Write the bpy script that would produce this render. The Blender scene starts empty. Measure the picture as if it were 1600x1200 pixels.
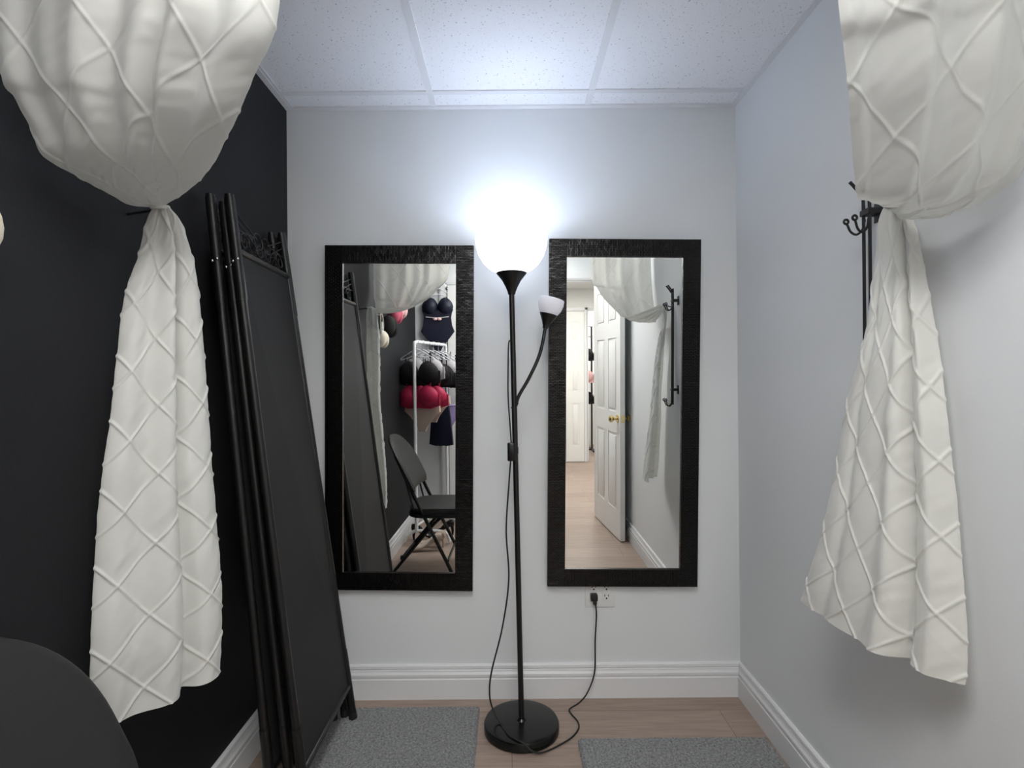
import bpy, bmesh, math, random
import numpy as np
from mathutils import Vector, Matrix
random.seed(4); np.random.seed(4)
PI = math.pi; R = math.radians
scn = bpy.context.scene; COL = scn.collection
F, CX, CY, CH = 860.0, 795.0, 603.0, 1.237       # focal length in px, vanishing point, eye height
ROLL = R(0.5)
XL, XR, YB, YF, HC = -0.875, 0.911, 2.19, -0.47, 2.345
def at(px, py, Y):
    """photo pixel + distance -> place in the room"""
    dx, dy = px-800, py-600
    c, s = math.cos(ROLL), math.sin(ROLL)
    px, py = 800 + c*dx - s*dy, 600 + s*dx + c*dy
    return Vector(((px-CX)*Y/F, Y, CH-(py-CY)*Y/F))

# ------------------------------------------------------------------ materials
def newmat(name):
    m = bpy.data.materials.new(name); m.use_nodes = True
    return m, m.node_tree.nodes, m.node_tree.links, m.node_tree.nodes['Principled BSDF']
def mat(name, col, rough=0.5, metal=0.0, bump=0.0, bscale=60.0, var=0.0, spec=0.5, coat=0.0, emit=None, es=0.0, detail=3, vscale=4.0):
    m, N, L, b = newmat(name)
    b.inputs['Base Color'].default_value = (*col, 1)
    b.inputs['Roughness'].default_value = rough
    b.inputs['Metallic'].default_value = metal
    b.inputs['Specular IOR Level'].default_value = spec
    b.inputs['Coat Weight'].default_value = coat
    if emit: b.inputs['Emission Color'].default_value = (*emit, 1); b.inputs['Emission Strength'].default_value = es
    tc = N.new('ShaderNodeTexCoord')
    if var:
        n = N.new('ShaderNodeTexNoise'); n.inputs['Scale'].default_value = vscale; n.inputs['Detail'].default_value = 4
        L.new(tc.outputs['Object'], n.inputs['Vector'])
        mr = N.new('ShaderNodeMapRange'); mr.inputs['To Min'].default_value = 1-var; mr.inputs['To Max'].default_value = 1+var
        L.new(n.outputs['Fac'], mr.inputs['Value'])
        mx = N.new('ShaderNodeVectorMath'); mx.operation = 'SCALE'; mx.inputs[0].default_value = col
        L.new(mr.outputs['Result'], mx.inputs['Scale']); L.new(mx.outputs[0], b.inputs['Base Color'])
    if bump:
        n = N.new('ShaderNodeTexNoise'); n.inputs['Scale'].default_value = bscale; n.inputs['Detail'].default_value = detail
        L.new(tc.outputs['Object'], n.inputs['Vector'])
        bp = N.new('ShaderNodeBump'); bp.inputs['Strength'].default_value = bump; bp.inputs['Distance'].default_value = 0.002
        L.new(n.outputs['Fac'], bp.inputs['Height']); L.new(bp.outputs['Normal'], b.inputs['Normal'])
    return m

M = {}
M['wall'] = mat('pale_grey_wall_paint', (.76, .785, .80), .55, bump=.12, bscale=180, var=.015)
M['hallwall'] = mat('white_hall_paint', (.74, .75, .74), .6, bump=.1, bscale=150)
M['black_wall'] = mat('black_wall_paint', (.0165, .0172, .0195), .55, bump=.25, bscale=140, var=.18, spec=.14)
M['trim'] = mat('white_trim_paint', (.76, .77, .785), .35, bump=.05, bscale=40)
M['door'] = mat('white_door_paint', (.80, .80, .79), .38)
M['black_metal'] = mat('black_powder_coated_steel', (.006, .006, .006), .38, bump=.1, bscale=300)
M['gloss_black'] = mat('gloss_black_plastic', (.005, .006, .0055), .2, spec=.4, bump=.03, bscale=30)
M['iron'] = mat('wrought_iron', (.009, .008, .010), .45, bump=.3, bscale=200)
M['rubber'] = mat('black_rubber', (.012, .012, .012), .6)
M['vinyl'] = mat('black_padded_vinyl', (.009, .0095, .0092), .62, bump=.5, bscale=420)
M['chrome'] = mat('chrome', (.75, .75, .75), .18, metal=1)
M['brass'] = mat('polished_brass', (.78, .62, .30), .2, metal=1)
M['white_metal'] = mat('white_enamelled_tube', (.82, .83, .84), .3)
M['plastic_white'] = mat('white_outlet_plastic', (.80, .81, .80), .3)
M['dark_slot'] = mat('outlet_slot', (.02, .02, .02), .7)
M['shade_off_glow'] = mat('opal_glass_faint_glow', (.80, .80, .84), .22, emit=(.8, .82, 1), es=0.10)  # lamp is off; weak emission stands in for light in the glass
M['fix_frame'] = mat('white_fixture_metal', (.8, .8, .8), .4)
def cloth(name, col, rough=.8, bump=.3, bs=250):
    return mat(name, col, rough, bump=bump, bscale=bs, spec=.25)
M['cl_black'] = cloth('black_lace', (.014, .013, .014)); M['cl_navy'] = cloth('navy_satin', (.012, .014, .03), .5)
M['cl_crimson'] = cloth('crimson_satin', (.42, .02, .07), .5); M['cl_pink'] = cloth('rose_pink_satin', (.55, .10, .16), .55)
M['cl_lightpink'] = cloth('pale_pink_satin', (.80, .50, .50), .5); M['cl_cream'] = cloth('cream_satin', (.80, .74, .60), .5)
M['cl_beige'] = cloth('beige_satin', (.62, .50, .42), .6); M['cl_lilac'] = cloth('lilac_satin', (.50, .40, .72), .6)
M['cl_greylace'] = cloth('grey_lace', (.45, .43, .45), .8, .8, 90)
M['clear'] = mat('clear_hanger_plastic', (.75, .77, .8), .12)
M['shoe_black'] = mat('black_patent_leather', (.012, .012, .012), .2); M['shoe_beige'] = mat('beige_suede', (.60, .50, .42), .7)

def mirror_glass():
    m, N, L, b = newmat('silvered_glass')
    b.inputs['Base Color'].default_value = (.90, .915, .905, 1); b.inputs['Metallic'].default_value = 1
    b.inputs['Roughness'].default_value = 0.0
    return m
M['glass'] = mirror_glass()

M['frame'] = mat('glossy_black_pressed_frame', (.0030, .0027, .0026), .24, spec=.4)

def floor_mat():
    m, N, L, b = newmat('grey_brown_laminate')
    tc = N.new('ShaderNodeTexCoord')
    br = N.new('ShaderNodeTexBrick'); L.new(tc.outputs['Object'], br.inputs['Vector'])
    br.inputs['Scale'].default_value = 1; br.inputs['Brick Width'].default_value = 1.25; br.inputs['Row Height'].default_value = .19
    br.inputs['Mortar Size'].default_value = .0012; br.inputs['Mortar Smooth'].default_value = .2; br.inputs['Bias'].default_value = 0
    br.inputs['Color1'].default_value = (.345, .26, .212, 1); br.inputs['Color2'].default_value = (.405, .31, .257, 1); br.inputs['Mortar'].default_value = (.16, .11, .085, 1)
    br.offset = .37
    mp = N.new('ShaderNodeMapping'); mp.inputs['Scale'].default_value = (2.2, 34, 1); L.new(tc.outputs['Object'], mp.inputs[0])
    n = N.new('ShaderNodeTexNoise'); n.inputs['Scale'].default_value = 2.0; n.inputs['Detail'].default_value = 8; n.inputs['Roughness'].default_value = .65
    n.inputs['Distortion'].default_value = .6
    L.new(mp.outputs[0], n.inputs['Vector'])
    mr = N.new('ShaderNodeMapRange'); mr.inputs['From Min'].default_value = .3; mr.inputs['From Max'].default_value = .7; mr.inputs['To Min'].default_value = .74; mr.inputs['To Max'].default_value = 1.14
    L.new(n.outputs['Fac'], mr.inputs['Value'])
    v = N.new('ShaderNodeVectorMath'); v.operation = 'SCALE'; L.new(br.outputs['Color'], v.inputs[0]); L.new(mr.outputs[0], v.inputs['Scale'])
    L.new(v.outputs[0], b.inputs['Base Color']); b.inputs['Roughness'].default_value = .42
    bp = N.new('ShaderNodeBump'); bp.inputs['Strength'].default_value = .15; bp.inputs['Distance'].default_value = .001
    L.new(n.outputs['Fac'], bp.inputs['Height']); L.new(bp.outputs[0], b.inputs['Normal'])
    return m
M['floor'] = floor_mat()

def tile_mat():
    m, N, L, b = newmat('fissured_ceiling_tile')
    tc = N.new('ShaderNodeTexCoord')
    n = N.new('ShaderNodeTexNoise'); n.inputs['Scale'].default_value = 150; n.inputs['Detail'].default_value = 2.5; n.inputs['Roughness'].default_value = .5
    L.new(tc.outputs['Object'], n.inputs['Vector'])
    r = N.new('ShaderNodeValToRGB'); r.color_ramp.elements[0].position = .30; r.color_ramp.elements[0].color = (.42, .42, .43, 1)
    r.color_ramp.elements[1].position = .345; r.color_ramp.elements[1].color = (.86, .875, .90, 1)
    L.new(n.outputs['Fac'], r.inputs[0]); L.new(r.outputs[0], b.inputs['Base Color'])
    n2 = N.new('ShaderNodeTexNoise'); n2.inputs['Scale'].default_value = 260; L.new(tc.outputs['Object'], n2.inputs['Vector'])
    ad = N.new('ShaderNodeMath'); ad.operation = 'MULTIPLY_ADD'; ad.inputs[1].default_value = .35
    L.new(n2.outputs['Fac'], ad.inputs[0]); L.new(r.outputs[0], ad.inputs[2])
    bp = N.new('ShaderNodeBump'); bp.inputs['Strength'].default_value = .5; bp.inputs['Distance'].default_value = .0015
    L.new(ad.outputs[0], bp.inputs['Height']); L.new(bp.outputs[0], b.inputs['Normal'])
    b.inputs['Roughness'].default_value = .9
    return m
M['tile'] = tile_mat()

def curtain_mat(name, transp, transl):
    m, N, L, b = newmat(name)
    out = N['Material Output']
    b.inputs['Base Color'].default_value = (.72, .722, .69, 1); b.inputs['Roughness'].default_value = .48
    b.inputs['Sheen Weight'].default_value = .25; b.inputs['Specular IOR Level'].default_value = .35
    tc = N.new('ShaderNodeTexCoord')
    mp = N.new('ShaderNodeMapping'); mp.inputs['Scale'].default_value = (14, 160, 1); L.new(tc.outputs['UV'], mp.inputs[0])
    n = N.new('ShaderNodeTexNoise'); n.inputs['Scale'].default_value = 1; n.inputs['Detail'].default_value = 4; L.new(mp.outputs[0], n.inputs['Vector'])
    bp = N.new('ShaderNodeBump'); bp.inputs['Strength'].default_value = .12; bp.inputs['Distance'].default_value = .001
    L.new(n.outputs['Fac'], bp.inputs['Height']); L.new(bp.outputs[0], b.inputs['Normal'])
    tl = N.new('ShaderNodeBsdfTranslucent'); tl.inputs['Color'].default_value = (.86, .855, .79, 1)
    mx = N.new('ShaderNodeMixShader'); mx.inputs[0].default_value = transl
    L.new(b.outputs[0], mx.inputs[1]); L.new(tl.outputs[0], mx.inputs[2])
    tr = N.new('ShaderNodeBsdfTransparent'); m2 = N.new('ShaderNodeMixShader'); m2.inputs[0].default_value = transp
    L.new(mx.outputs[0], m2.inputs[1]); L.new(tr.outputs[0], m2.inputs[2]); L.new(m2.outputs[0], out.inputs['Surface'])
    return m
M['curtain'] = curtain_mat('ivory_pintuck_taffeta', 0.0, .18)
M['curtain_sheer'] = curtain_mat('ivory_pintuck_taffeta_single_layer', .10, .36)

def rug_mat():
    m, N, L, b = newmat('grey_chenille_pile')
    tc = N.new('ShaderNodeTexCoord')
    n = N.new('ShaderNodeTexNoise'); n.inputs['Scale'].default_value = 130; n.inputs['Detail'].default_value = 5; n.inputs['Roughness'].default_value = .8
    L.new(tc.outputs['Object'], n.inputs['Vector'])
    r = N.new('ShaderNodeValToRGB'); r.color_ramp.elements[0].position = .33; r.color_ramp.elements[0].color = (.115, .12, .123, 1)
    r.color_ramp.elements[1].position = .68; r.color_ramp.elements[1].color = (.54, .55, .55, 1)
    L.new(n.outputs['Fac'], r.inputs[0]); L.new(r.outputs[0], b.inputs['Base Color'])
    bp = N.new('ShaderNodeBump'); bp.inputs['Strength'].default_value = 1; bp.inputs['Distance'].default_value = .006
    L.new(n.outputs['Fac'], bp.inputs['Height']); L.new(bp.outputs[0], b.inputs['Normal'])
    b.inputs['Roughness'].default_value = .95
    return m
M['rug'] = rug_mat()
def emis(name, col, s):
    m, N, L, b = newmat(name)
    b.inputs['Base Color'].default_value = (.9, .9, .9, 1)
    b.inputs['Emission Color'].default_value = (*col, 1); b.inputs['Emission Strength'].default_value = s
    return m
M['bowl'] = emis('lit_opal_bowl', (.82, .88, 1.0), 1.7)
M['bulb'] = emis('lit_bulb', (.80, .87, 1.0), 12)
M['diffuser'] = emis('fluorescent_diffuser', (1.0, .995, .975), 10.5)
M['hall_diffuser'] = emis('hall_light_diffuser', (1.0, .96, .90), 13)

# ------------------------------------------------------------------ mesh helpers
class MB:
    def __init__(s): s.bm = bmesh.new()
    def box(s, x0, x1, y0, y1, z0, z1, bev=0.0, mtx=None):
        r = bmesh.ops.create_cube(s.bm, size=1)
        vs = r['verts']
        for v in vs:
            v.co = Vector(((x0+x1)/2+v.co.x*(x1-x0), (y0+y1)/2+v.co.y*(y1-y0), (z0+z1)/2+v.co.z*(z1-z0)))
        if bev:
            es = list({e for v in vs for e in v.link_edges})
            r2 = bmesh.ops.bevel(s.bm, geom=es, offset=bev, segments=2, affect='EDGES', profile=.5)
            vs = list({v for f in r2['faces'] for v in f.verts} | {v for v in vs if v.is_valid})
        if mtx: 
            for v in vs: v.co = mtx @ v.co
        return vs
    def tube(s, pts, r, n=10, smooth=6, closed=False, taper=None):
        P = [Vector(p) for p in pts]
        if smooth > 1 and len(P) > 2: P = catmull(P, smooth, closed)
        m = len(P); prev = None; rings = []
        for i, p in enumerate(P):
            a = P[(i-1) % m] if (closed or i > 0) else p
            b = P[(i+1) % m] if (closed or i < m-1) else p
            t = (b-a).normalized()
            if prev is None:
                up = Vector((0, 0, 1)) if abs(t.z) < .9 else Vector((1, 0, 0))
                nx = t.cross(up).normalized()
            else:
                nx = (prev - t*prev.dot(t)).normalized()
            prev = nx; ny = t.cross(nx)
            rr = r if taper is None else r*(taper[0]+(taper[1]-taper[0])*i/(m-1))
            rings.append([s.bm.verts.new(p+nx*math.cos(2*PI*k/n)*rr+ny*math.sin(2*PI*k/n)*rr) for k in range(n)])
        for i in range(m if closed else m-1):
            A, B = rings[i], rings[(i+1) % m]
            for k in range(n): s.bm.faces.new((A[k], A[(k+1) % n], B[(k+1) % n], B[k]))
        if not closed:
            s.bm.faces.new(rings[0][::-1]); s.bm.faces.new(rings[-1])
        return s
    def lathe(s, prof, c=(0, 0, 0), n=48, mtx=None):
        c = Vector(c); rings = []
        for (r, z) in prof:
            if r < 1e-6: rings.append([s.bm.verts.new((0, 0, z))])
            else: rings.append([s.bm.verts.new((r*math.cos(2*PI*k/n), r*math.sin(2*PI*k/n), z)) for k in range(n)])
        for A, B in zip(rings, rings[1:]):
            for k in range(n):
                k2 = (k+1) % n
                if len(A) == 1 and len(B) == 1: continue
                if len(A) == 1: s.bm.faces.new((A[0], B[k2], B[k]))
                elif len(B) == 1: s.bm.faces.new((A[k], A[k2], B[0]))
                else: s.bm.faces.new((A[k], A[k2], B[k2], B[k]))
        for rg in rings:
            for v in rg: v.co = (mtx @ v.co if mtx else v.co) + c
        return s
    def prism(s, outline, axis_vec, bev=0):
        """outline: list of 3-D points (planar), extruded by axis_vec"""
        a = Vector(axis_vec)
        A = [s.bm.verts.new(Vector(p)) for p in outline]; B = [s.bm.verts.new(Vector(p)+a) for p in outline]
        n = len(A); fs = [s.bm.faces.new(A[::-1]), s.bm.faces.new(B)]
        for k in range(n): fs.append(s.bm.faces.new((A[k], A[(k+1) % n], B[(k+1) % n], B[k])))
        if bev:
            es = [e for e in set(fs[0].edges) | set(fs[1].edges)]
            bmesh.ops.bevel(s.bm, geom=es, offset=bev, segments=3, affect='EDGES', profile=.5)
        return s
    def ball(s, c, r, sc=(1, 1, 1), n=20, mtx=None):
        q = bmesh.ops.create_uvsphere(s.bm, u_segments=n, v_segments=max(8, n//2), radius=r)
        for v in q['verts']:
            v.co = Vector((v.co.x*sc[0], v.co.y*sc[1], v.co.z*sc[2]))
            if mtx: v.co = mtx @ v.co
            v.co += Vector(c)
        return q['verts']
    def build(s, name, m, parent=None, smooth=True, loc=None):
        bmesh.ops.recalc_face_normals(s.bm, faces=s.bm.faces)
        me = bpy.data.meshes.new(name)
        if loc is not None:
            for v in s.bm.verts: v.co -= Vector(loc)
        s.bm.to_mesh(me); s.bm.free()
        if smooth:
            me.shade_smooth()
            try: me.set_sharp_from_angle(angle=R(35))
            except Exception: pass
        o = bpy.data.objects.new(name, me); COL.objects.link(o)
        me.materials.append(m)
        if loc is not None: o.location = loc
        if parent is not None:
            o.parent = parent
            if loc is None and parent.get('_world'): 
                o.matrix_parent_inverse = parent['_w'] if False else Matrix.Translation(-parent.location)
        return o
def V3(*a): return Vector(a)
def catmull(P, k, closed=False):
    n = len(P); out = []
    for i in range(n if closed else n-1):
        p0 = P[(i-1) % n] if (closed or i > 0) else P[0]*2-P[1]
        p1 = P[i]; p2 = P[(i+1) % n]
        p3 = P[(i+2) % n] if (closed or i+2 < n) else P[-1]*2-P[-2]
        for j in range(k):
            t = j/k
            out.append(.5*((2*p1)+(-p0+p2)*t+(2*p0-5*p1+4*p2-p3)*t*t+(-p0+3*p1-3*p2+p3)*t**3))
    if not closed: out.append(P[-1])
    return out
def tag(o, label=None, cat=None, group=None, kind=None):
    if label: o['label'] = label
    if cat: o['category'] = cat
    if group: o['group'] = group
    if kind: o['kind'] = kind
    return o
def thing(name, loc, label, cat, group=None, rz=0):
    o = bpy.data.objects.new(name, None); COL.objects.link(o); o.location = loc; o.rotation_euler = (0, 0, rz)
    o.empty_display_size = .05
    return tag(o, label, cat, group)
def wpart(mb, name, m, parent, smooth=True):
    """a part whose mesh was written in room coordinates, under a thing that is only moved, not turned"""
    for v in mb.bm.verts: v.co -= parent.location
    return mb.build(name, m, parent, smooth)
def struct(mb, name, m, smooth=False, parent=None):
    o = mb.build(name, m, parent, smooth)
    if parent is None: o['kind'] = 'structure'
    return o

# ------------------------------------------------------------------ the setting
HX0, HX1, HY0 = -1.6, 1.75, -3.16
b = MB(); b.box(XL-.1, XR+.1, YF-.12, YB+.1, -.06, 0); b.box(HX0, HX1, HY0-1.6, YF-.12, -.06, 0); struct(b, 'floor', M['floor'])
b = MB(); b.box(XL, XR, YF, YB, HC, HC+.04); struct(b, 'ceiling', M['tile'])
b = MB(); b.box(HX0, HX1, HY0-1.6, YF-.12, HC, HC+.04); struct(b, 'ceiling_hall', M['hallwall'])
b = MB(); b.box(XL-.1, XL, YF, YB+.1, 0, HC+.04); struct(b, 'wall_left', M['black_wall'])
b = MB(); b.box(XR, XR+.1, YF, YB+.1, 0, HC+.04); struct(b, 'wall_right', M['wall'])
b = MB(); b.box(XL, XR, YB, YB+.1, 0, HC+.04); struct(b, 'wall_back', M['wall'])
DX0, DX1, DH = 0.05, .79, 2.045
b = MB(); b.box(HX0, DX0, YF-.12, YF, 0, HC+.04); b.box(DX1, HX1, YF-.12, YF, 0, HC+.04); b.box(DX0, DX1, YF-.12, YF, DH, HC+.04)
struct(b, 'wall_front', M['wall'])
# hall behind the doorway
b = MB(); b.box(HX0, 1.09, HY0-.1, HY0, 0, HC+.04); b.box(1.35, HX1, HY0-.1, HY0, 0, HC+.04); b.box(1.09, 1.35, HY0-.1, HY0, 2.08, HC+.04); struct(b, 'wall_hall_end', M['hallwall'])
b = MB(); b.box(HX0-.1, HX0, HY0-1.6, YF, 0, HC+.04); struct(b, 'wall_hall_left', M['hallwall'])
b = MB(); b.box(HX1, HX1+.1, HY0-1.6, YF, 0, HC+.04); struct(b, 'wall_hall_right', M['hallwall'])
b = MB(); b.box(HX0, HX1, HY0-1.7, HY0-1.6, 0, HC+.04); struct(b, 'wall_shop_end', M['hallwall'])

# suspended grid: main tees, cross tees, wall angle
b = MB()
gz = HC-.004
for x in (-.288, .321): b.box(x-.012, x+.012, YF, YB, gz, HC+.001)
for y in (2.07, .85, -.37): b.box(XL, XR, y-.012, y+.012, gz-.0008, HC+.001)
b.box(XL, XL+.022, YF, YB, gz-.002, HC); b.box(XR-.022, XR, YF, YB, gz-.002, HC)
b.box(XL, XR, YB-.022, YB, gz-.0025, HC); b.box(XL, XR, YF, YF+.022, gz-.0025, HC)
b.box(-.896+.03, -.872+.03, YF, YB, gz, HC)
struct(b, 'trim_ceiling_grid', M['trim'])

def baseboard(name, p0, p1, nrm):
    """profiled skirting swept from p0 to p1, standing off the wall along nrm"""
    p0, p1, nrm = Vector(p0), Vector(p1), Vector(nrm)
    prof = [(0, 0), (.016, 0), (.016, .078), (.013, .081), (.013, .085), (.016, .088), (.016, .098), (.011, .106), (.010, .112), (.007, .115), (.011, .119), (.010, .129), (.005, .134), (0, .135)]
    b = MB(); b.prism([p0+nrm*a+Vector((0, 0, z)) for a, z in prof], p1-p0)
    return struct(b, name, M['trim'])
baseboard('baseboard_back', (XL, YB, 0), (XR, YB, 0), (0, -1, 0))
baseboard('baseboard_right', (XR, YF, 0), (XR, YB, 0), (-1, 0, 0))
baseboard('baseboard_left', (XL, YF, 0), (XL, YB, 0), (1, 0, 0))
baseboard('baseboard_front', (XL, YF, 0), (-.73, YF, 0), (0, 1, 0))
baseboard('baseboard_hall_end', (HX0, HY0, 0), (.70, HY0, 0), (0, 1, 0))

def casing(name, x0, x1, y, h, side=1, w=.07, t=.016):
    b = MB()
    y0, y1 = (y, y+t) if side > 0 else (y-t, y)
    for xa, xb in ((x0-w, x0), (x1, x1+w)):
        b.box(xa, xb, y0, y1, 0, h+w, .003); b.box(xa+.012, xb-.012, y0, y1+.005*side if side > 0 else y1, 0, h+w-.012, .002)
    b.box(x0-w, x1+w, y0, y1, h, h+w, .003)
    b.box(x0-w+.012, x1+w-.012, y0, y1+(.005 if side > 0 else 0), h+.012, h+w-.012, .002)
    return struct(b, name, M['trim'])
casing('trim_1', DX0, DX1, YF, DH)
b = MB(); b.box(DX0, DX0+.012, YF-.12, YF, 0, DH); b.box(DX1-.012, DX1, YF-.12, YF, 0, DH); b.box(DX0, DX1, YF-.12, YF, DH-.012, DH); struct(b, 'trim_2', M['trim'])
casing('trim_3', -.595, -.10, YF, DH)
casing('trim_4', .79, 1.045, HY0, 2.045, w=.045)
casing('trim_5', 1.10, 1.34, HY0, 2.045, w=.03)

def panel_door(name, w, h, t, cols, loc, rz, knob=None):
    """moulded panel door; local x along its width, z up, y its thickness"""
    root = bpy.data.objects.new(name, None); COL.objects.link(root); root.location = loc; root.rotation_euler = (0, 0, rz)
    root['kind'] = 'structure'
    b = MB(); core = t*.5-.006
    b.box(0, w, -core, core, 0.008, h)
    st = .10 if cols > 1 else .07; rows = [(.22, .80), (.96, 1.52), (1.64, h-.13)]
    zs = [0.008] + [z for r in rows for z in r] + [h]
    cw = (w-st*(cols+1))/cols
    for sd in (-1, 1):
        ya, yb = sorted((sd*core, sd*t/2))
        for i in range(0, len(zs), 2): b.box(0, w, ya, yb, zs[i], zs[i+1])
        for c in range(cols+1):
            xa = c*(cw+st)
            for (z0, z1) in rows: b.box(xa, xa+st, ya, yb, z0, z1)
        for c in range(cols):
            xa = st+c*(cw+st)
            for (z0, z1) in rows:
                b.box(xa+.022, xa+cw-.022, ya, yb, z0+.022, z1-.022, .0035)
    d = b.build('door_leaf', M['door'], root, True)
    if knob:
        for sd in (-1, 1):
            k = MB(); mt = Matrix.Rotation(-sd*PI/2, 4, 'X')
            k.lathe([(0, 0), (.032, 0), (.031, .006), (.012, .010), (.010, .03), (.020, .036), (.028, .048), (.027, .060), (.016, .068), (0, .070)], (knob[0], sd*t/2, knob[1]), 24, mt)
            k.build('door_knob', M['brass'], root)
        k = MB(); k.box(w-.0005, w+.0015, -.012, .012, knob[1]-.028, knob[1]+.028); k.build('latch_plate', M['brass'], root)
    return root
hx, hy = .765, -.452
fx, fy = .842, .262
dv = Vector((fx-hx, fy-hy)); 
panel_door('door_1', dv.length, 2.03, .036, 2, (hx, hy, 0), math.atan2(dv.y, dv.x), knob=(dv.length-.06, .915))
panel_door('door_2', .475, 2.035, .03, 1, (-.5875, YF+.016, 0), 0)
panel_door('door_3', .245, 2.03, .03, 1, (.795, HY0+.018, 0), 0)

# ------------------------------------------------------------------ ceiling fixture over the camera, fixture in the hall
def fixture(x0, x1, y0, y1, z, dm, label, name='ceiling_light'):
    t = thing(name, ((x0+x1)/2, (y0+y1)/2, z), label, 'ceiling light')
    b = MB()
    for a in ((x0, x1, y0, y0+.025), (x0, x1, y1-.025, y1), (x0, x0+.025, y0+.025, y1-.025), (x1-.025, x1, y0+.025, y1-.025)): b.box(*a, z-.012, z)
    wpart(b, 'frame', M['fix_frame'], t, False)
    b = MB(); b.box(x0+.026, x1-.026, y0+.026, y1-.026, z-.008, z-.002); wpart(b, 'diffuser', dm, t, False)
    return t
fl_ = thing('ceiling_light', (.016, .17, HC-.005), 'unseen rectangular fluorescent light of the small room, wraparound depth added to brighten the tile ceiling', 'ceiling light')
b = MB(); b.box(-.16, .19, -.43, .77, HC-.020, HC-.005, .003); wpart(b, 'housing', M['fix_frame'], fl_, False)
b = MB(); b.prism([V3(x, -.42, z) for x, z in ((-.150, HC-.021), (-.140, HC-.055), (-.10, HC-.078), (.13, HC-.078), (.17, HC-.055), (.180, HC-.021))], (0, 1.18, 0), bev=.004); wpart(b, 'diffuser', M['diffuser'], fl_, False)  # out of view; deep lit sides shaped to throw light onto the ceiling
for yy in (-.43, .76):
    b = MB(); b.box(-.16, .19, yy, yy+.01, HC-.085, HC-.020, .003); wpart(b, 'end_cap', M['fix_frame'], fl_, False)
fixture(.1, 1.3, -2.2, -1.6, HC, M['hall_diffuser'], 'flat rectangular light on the hall ceiling beyond the doorway')
fixture(.6, 1.6, HY0-1.1, HY0-.6, HC, M['hall_diffuser'], 'flat rectangular light on the ceiling of the far shop room')

# ------------------------------------------------------------------ mirrors
def relief_bar(name, x0, x1, z0, z1, th, turn, parent):
    """frame length with pressed bricks standing proud of its front, each at its own small tilt"""
    if turn: U0, U1, W0, W1 = z0, z1, x0, x1
    else: U0, U1, W0, W1 = x0, x1, z0, z1
    nb = max(2, round((U1-U0)/.0155)); bw = (U1-U0)/nb; hw = bw/2
    nr = round((W1-W0)/.0062); rh = (W1-W0)/nr; g = .0009
    us = []
    for k in range(nb*2): us += [(k*hw, k), (k*hw+g, k), ((k+1)*hw-g, k)]
    us.append((nb*bw, nb*2))
    rows = []
    for r in range(nr): rows += [(r*rh, r, 0), (r*rh+g, r, 1), ((r+1)*rh-g, r, 1)]
    rows.append((nr*rh, nr, 0))
    rng = random.Random(int((x0+z0+9)*1000)); par = {}
    bm = bmesh.new(); G = []
    for (zz, r, on) in rows:
        line = []
        for n_, (uu, k) in enumerate(us):
            joint = (n_ % 3 == 0) and ((k+r) % 2 == 0)
            kk = k-1 if n_ % 3 == 0 else k
            hgt = 0
            if on and not joint and 0 < n_ < len(us)-1:
                bid = (r, (kk+r) // 2)
                if bid not in par: par[bid] = (rng.uniform(.0007, .0012), rng.uniform(-.035, .035), rng.uniform(-.075, .075))
                p = par[bid]; cu = ((bid[1]*2-r)+1)*hw; cw = (r+.5)*rh
                hgt = max(.0003, p[0]+p[1]*(uu-cu)+p[2]*(zz-cw))
            u_, w_ = U0+uu, W0+zz
            line.append(bm.verts.new((w_, -th-hgt, u_) if turn else (u_, -th-hgt, w_)))
        G.append(line)
    for A, B in zip(G, G[1:]):
        for k in range(len(A)-1): bm.faces.new((A[k], A[k+1], B[k+1], B[k]))
    loop = G[0]+[l[-1] for l in G[1:-1]]+G[-1][::-1]+[l[0] for l in G[1:-1]][::-1]
    bk = [bm.verts.new((v.co.x, 0, v.co.z)) for v in loop]
    n = len(loop)
    for k in range(n): bm.faces.new((loop[k], loop[(k+1) % n], bk[(k+1) % n], bk[k]))
    bm.faces.new(bk)
    mb = MB(); mb.bm.free(); mb.bm = bm
    return mb.build(name, M['frame'], parent, False)
def wall_mirror(px0, px1, py0, py1, lean, yaw, roll, label, name='wall_mirror'):
    W = (px1-px0)/(F/YB); H = (py1-py0)/(F/YB)
    c = at((px0+px1)/2, (py0+py1)/2, YB-.022)
    t = thing(name, (c.x, YB-.004-math.sin(abs(lean))*H/2-.008, c.z), label, 'mirror', 'pair of tall framed mirrors on the back wall')
    t.rotation_euler = (lean, roll, yaw)
    fw, th = .069, .024
    w, h = W/2, H/2
    for (a, b_, c_, d, nm) in ((-w, -w+fw, -h, h, 'frame_stile'), (w-fw, w, -h, h, 'frame_stile'), (-w+fw, w-fw, h-fw, h, 'frame_rail'), (-w+fw, w-fw, -h, -h+fw, 'frame_rail')):
        relief_bar(nm, a, b_, c_, d, th, nm == 'frame_rail', t)
    g = MB(); g.box(-w+fw-.004, w-fw+.004, -.016, -.012, -h+fw-.004, h-fw+.004); g.build('mirror_glass', M['glass'], t, False)
    bk = MB(); bk.box(-w+.01, w-.01, 0, .004, -h+.01, h-.01); bk.build('backing', M['rubber'], t, False)
    return t
wall_mirror(511.5, 739, 389, 918, R(.77), R(-.75), R(.75), 'black relief-framed mirror left of the floor lamp, reflecting a clothes rack and folding chair')
wall_mirror(857, 1088, 380, 912, R(1.05), R(.13), R(.75), 'black relief-framed mirror right of the floor lamp, reflecting an open white door')

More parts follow.
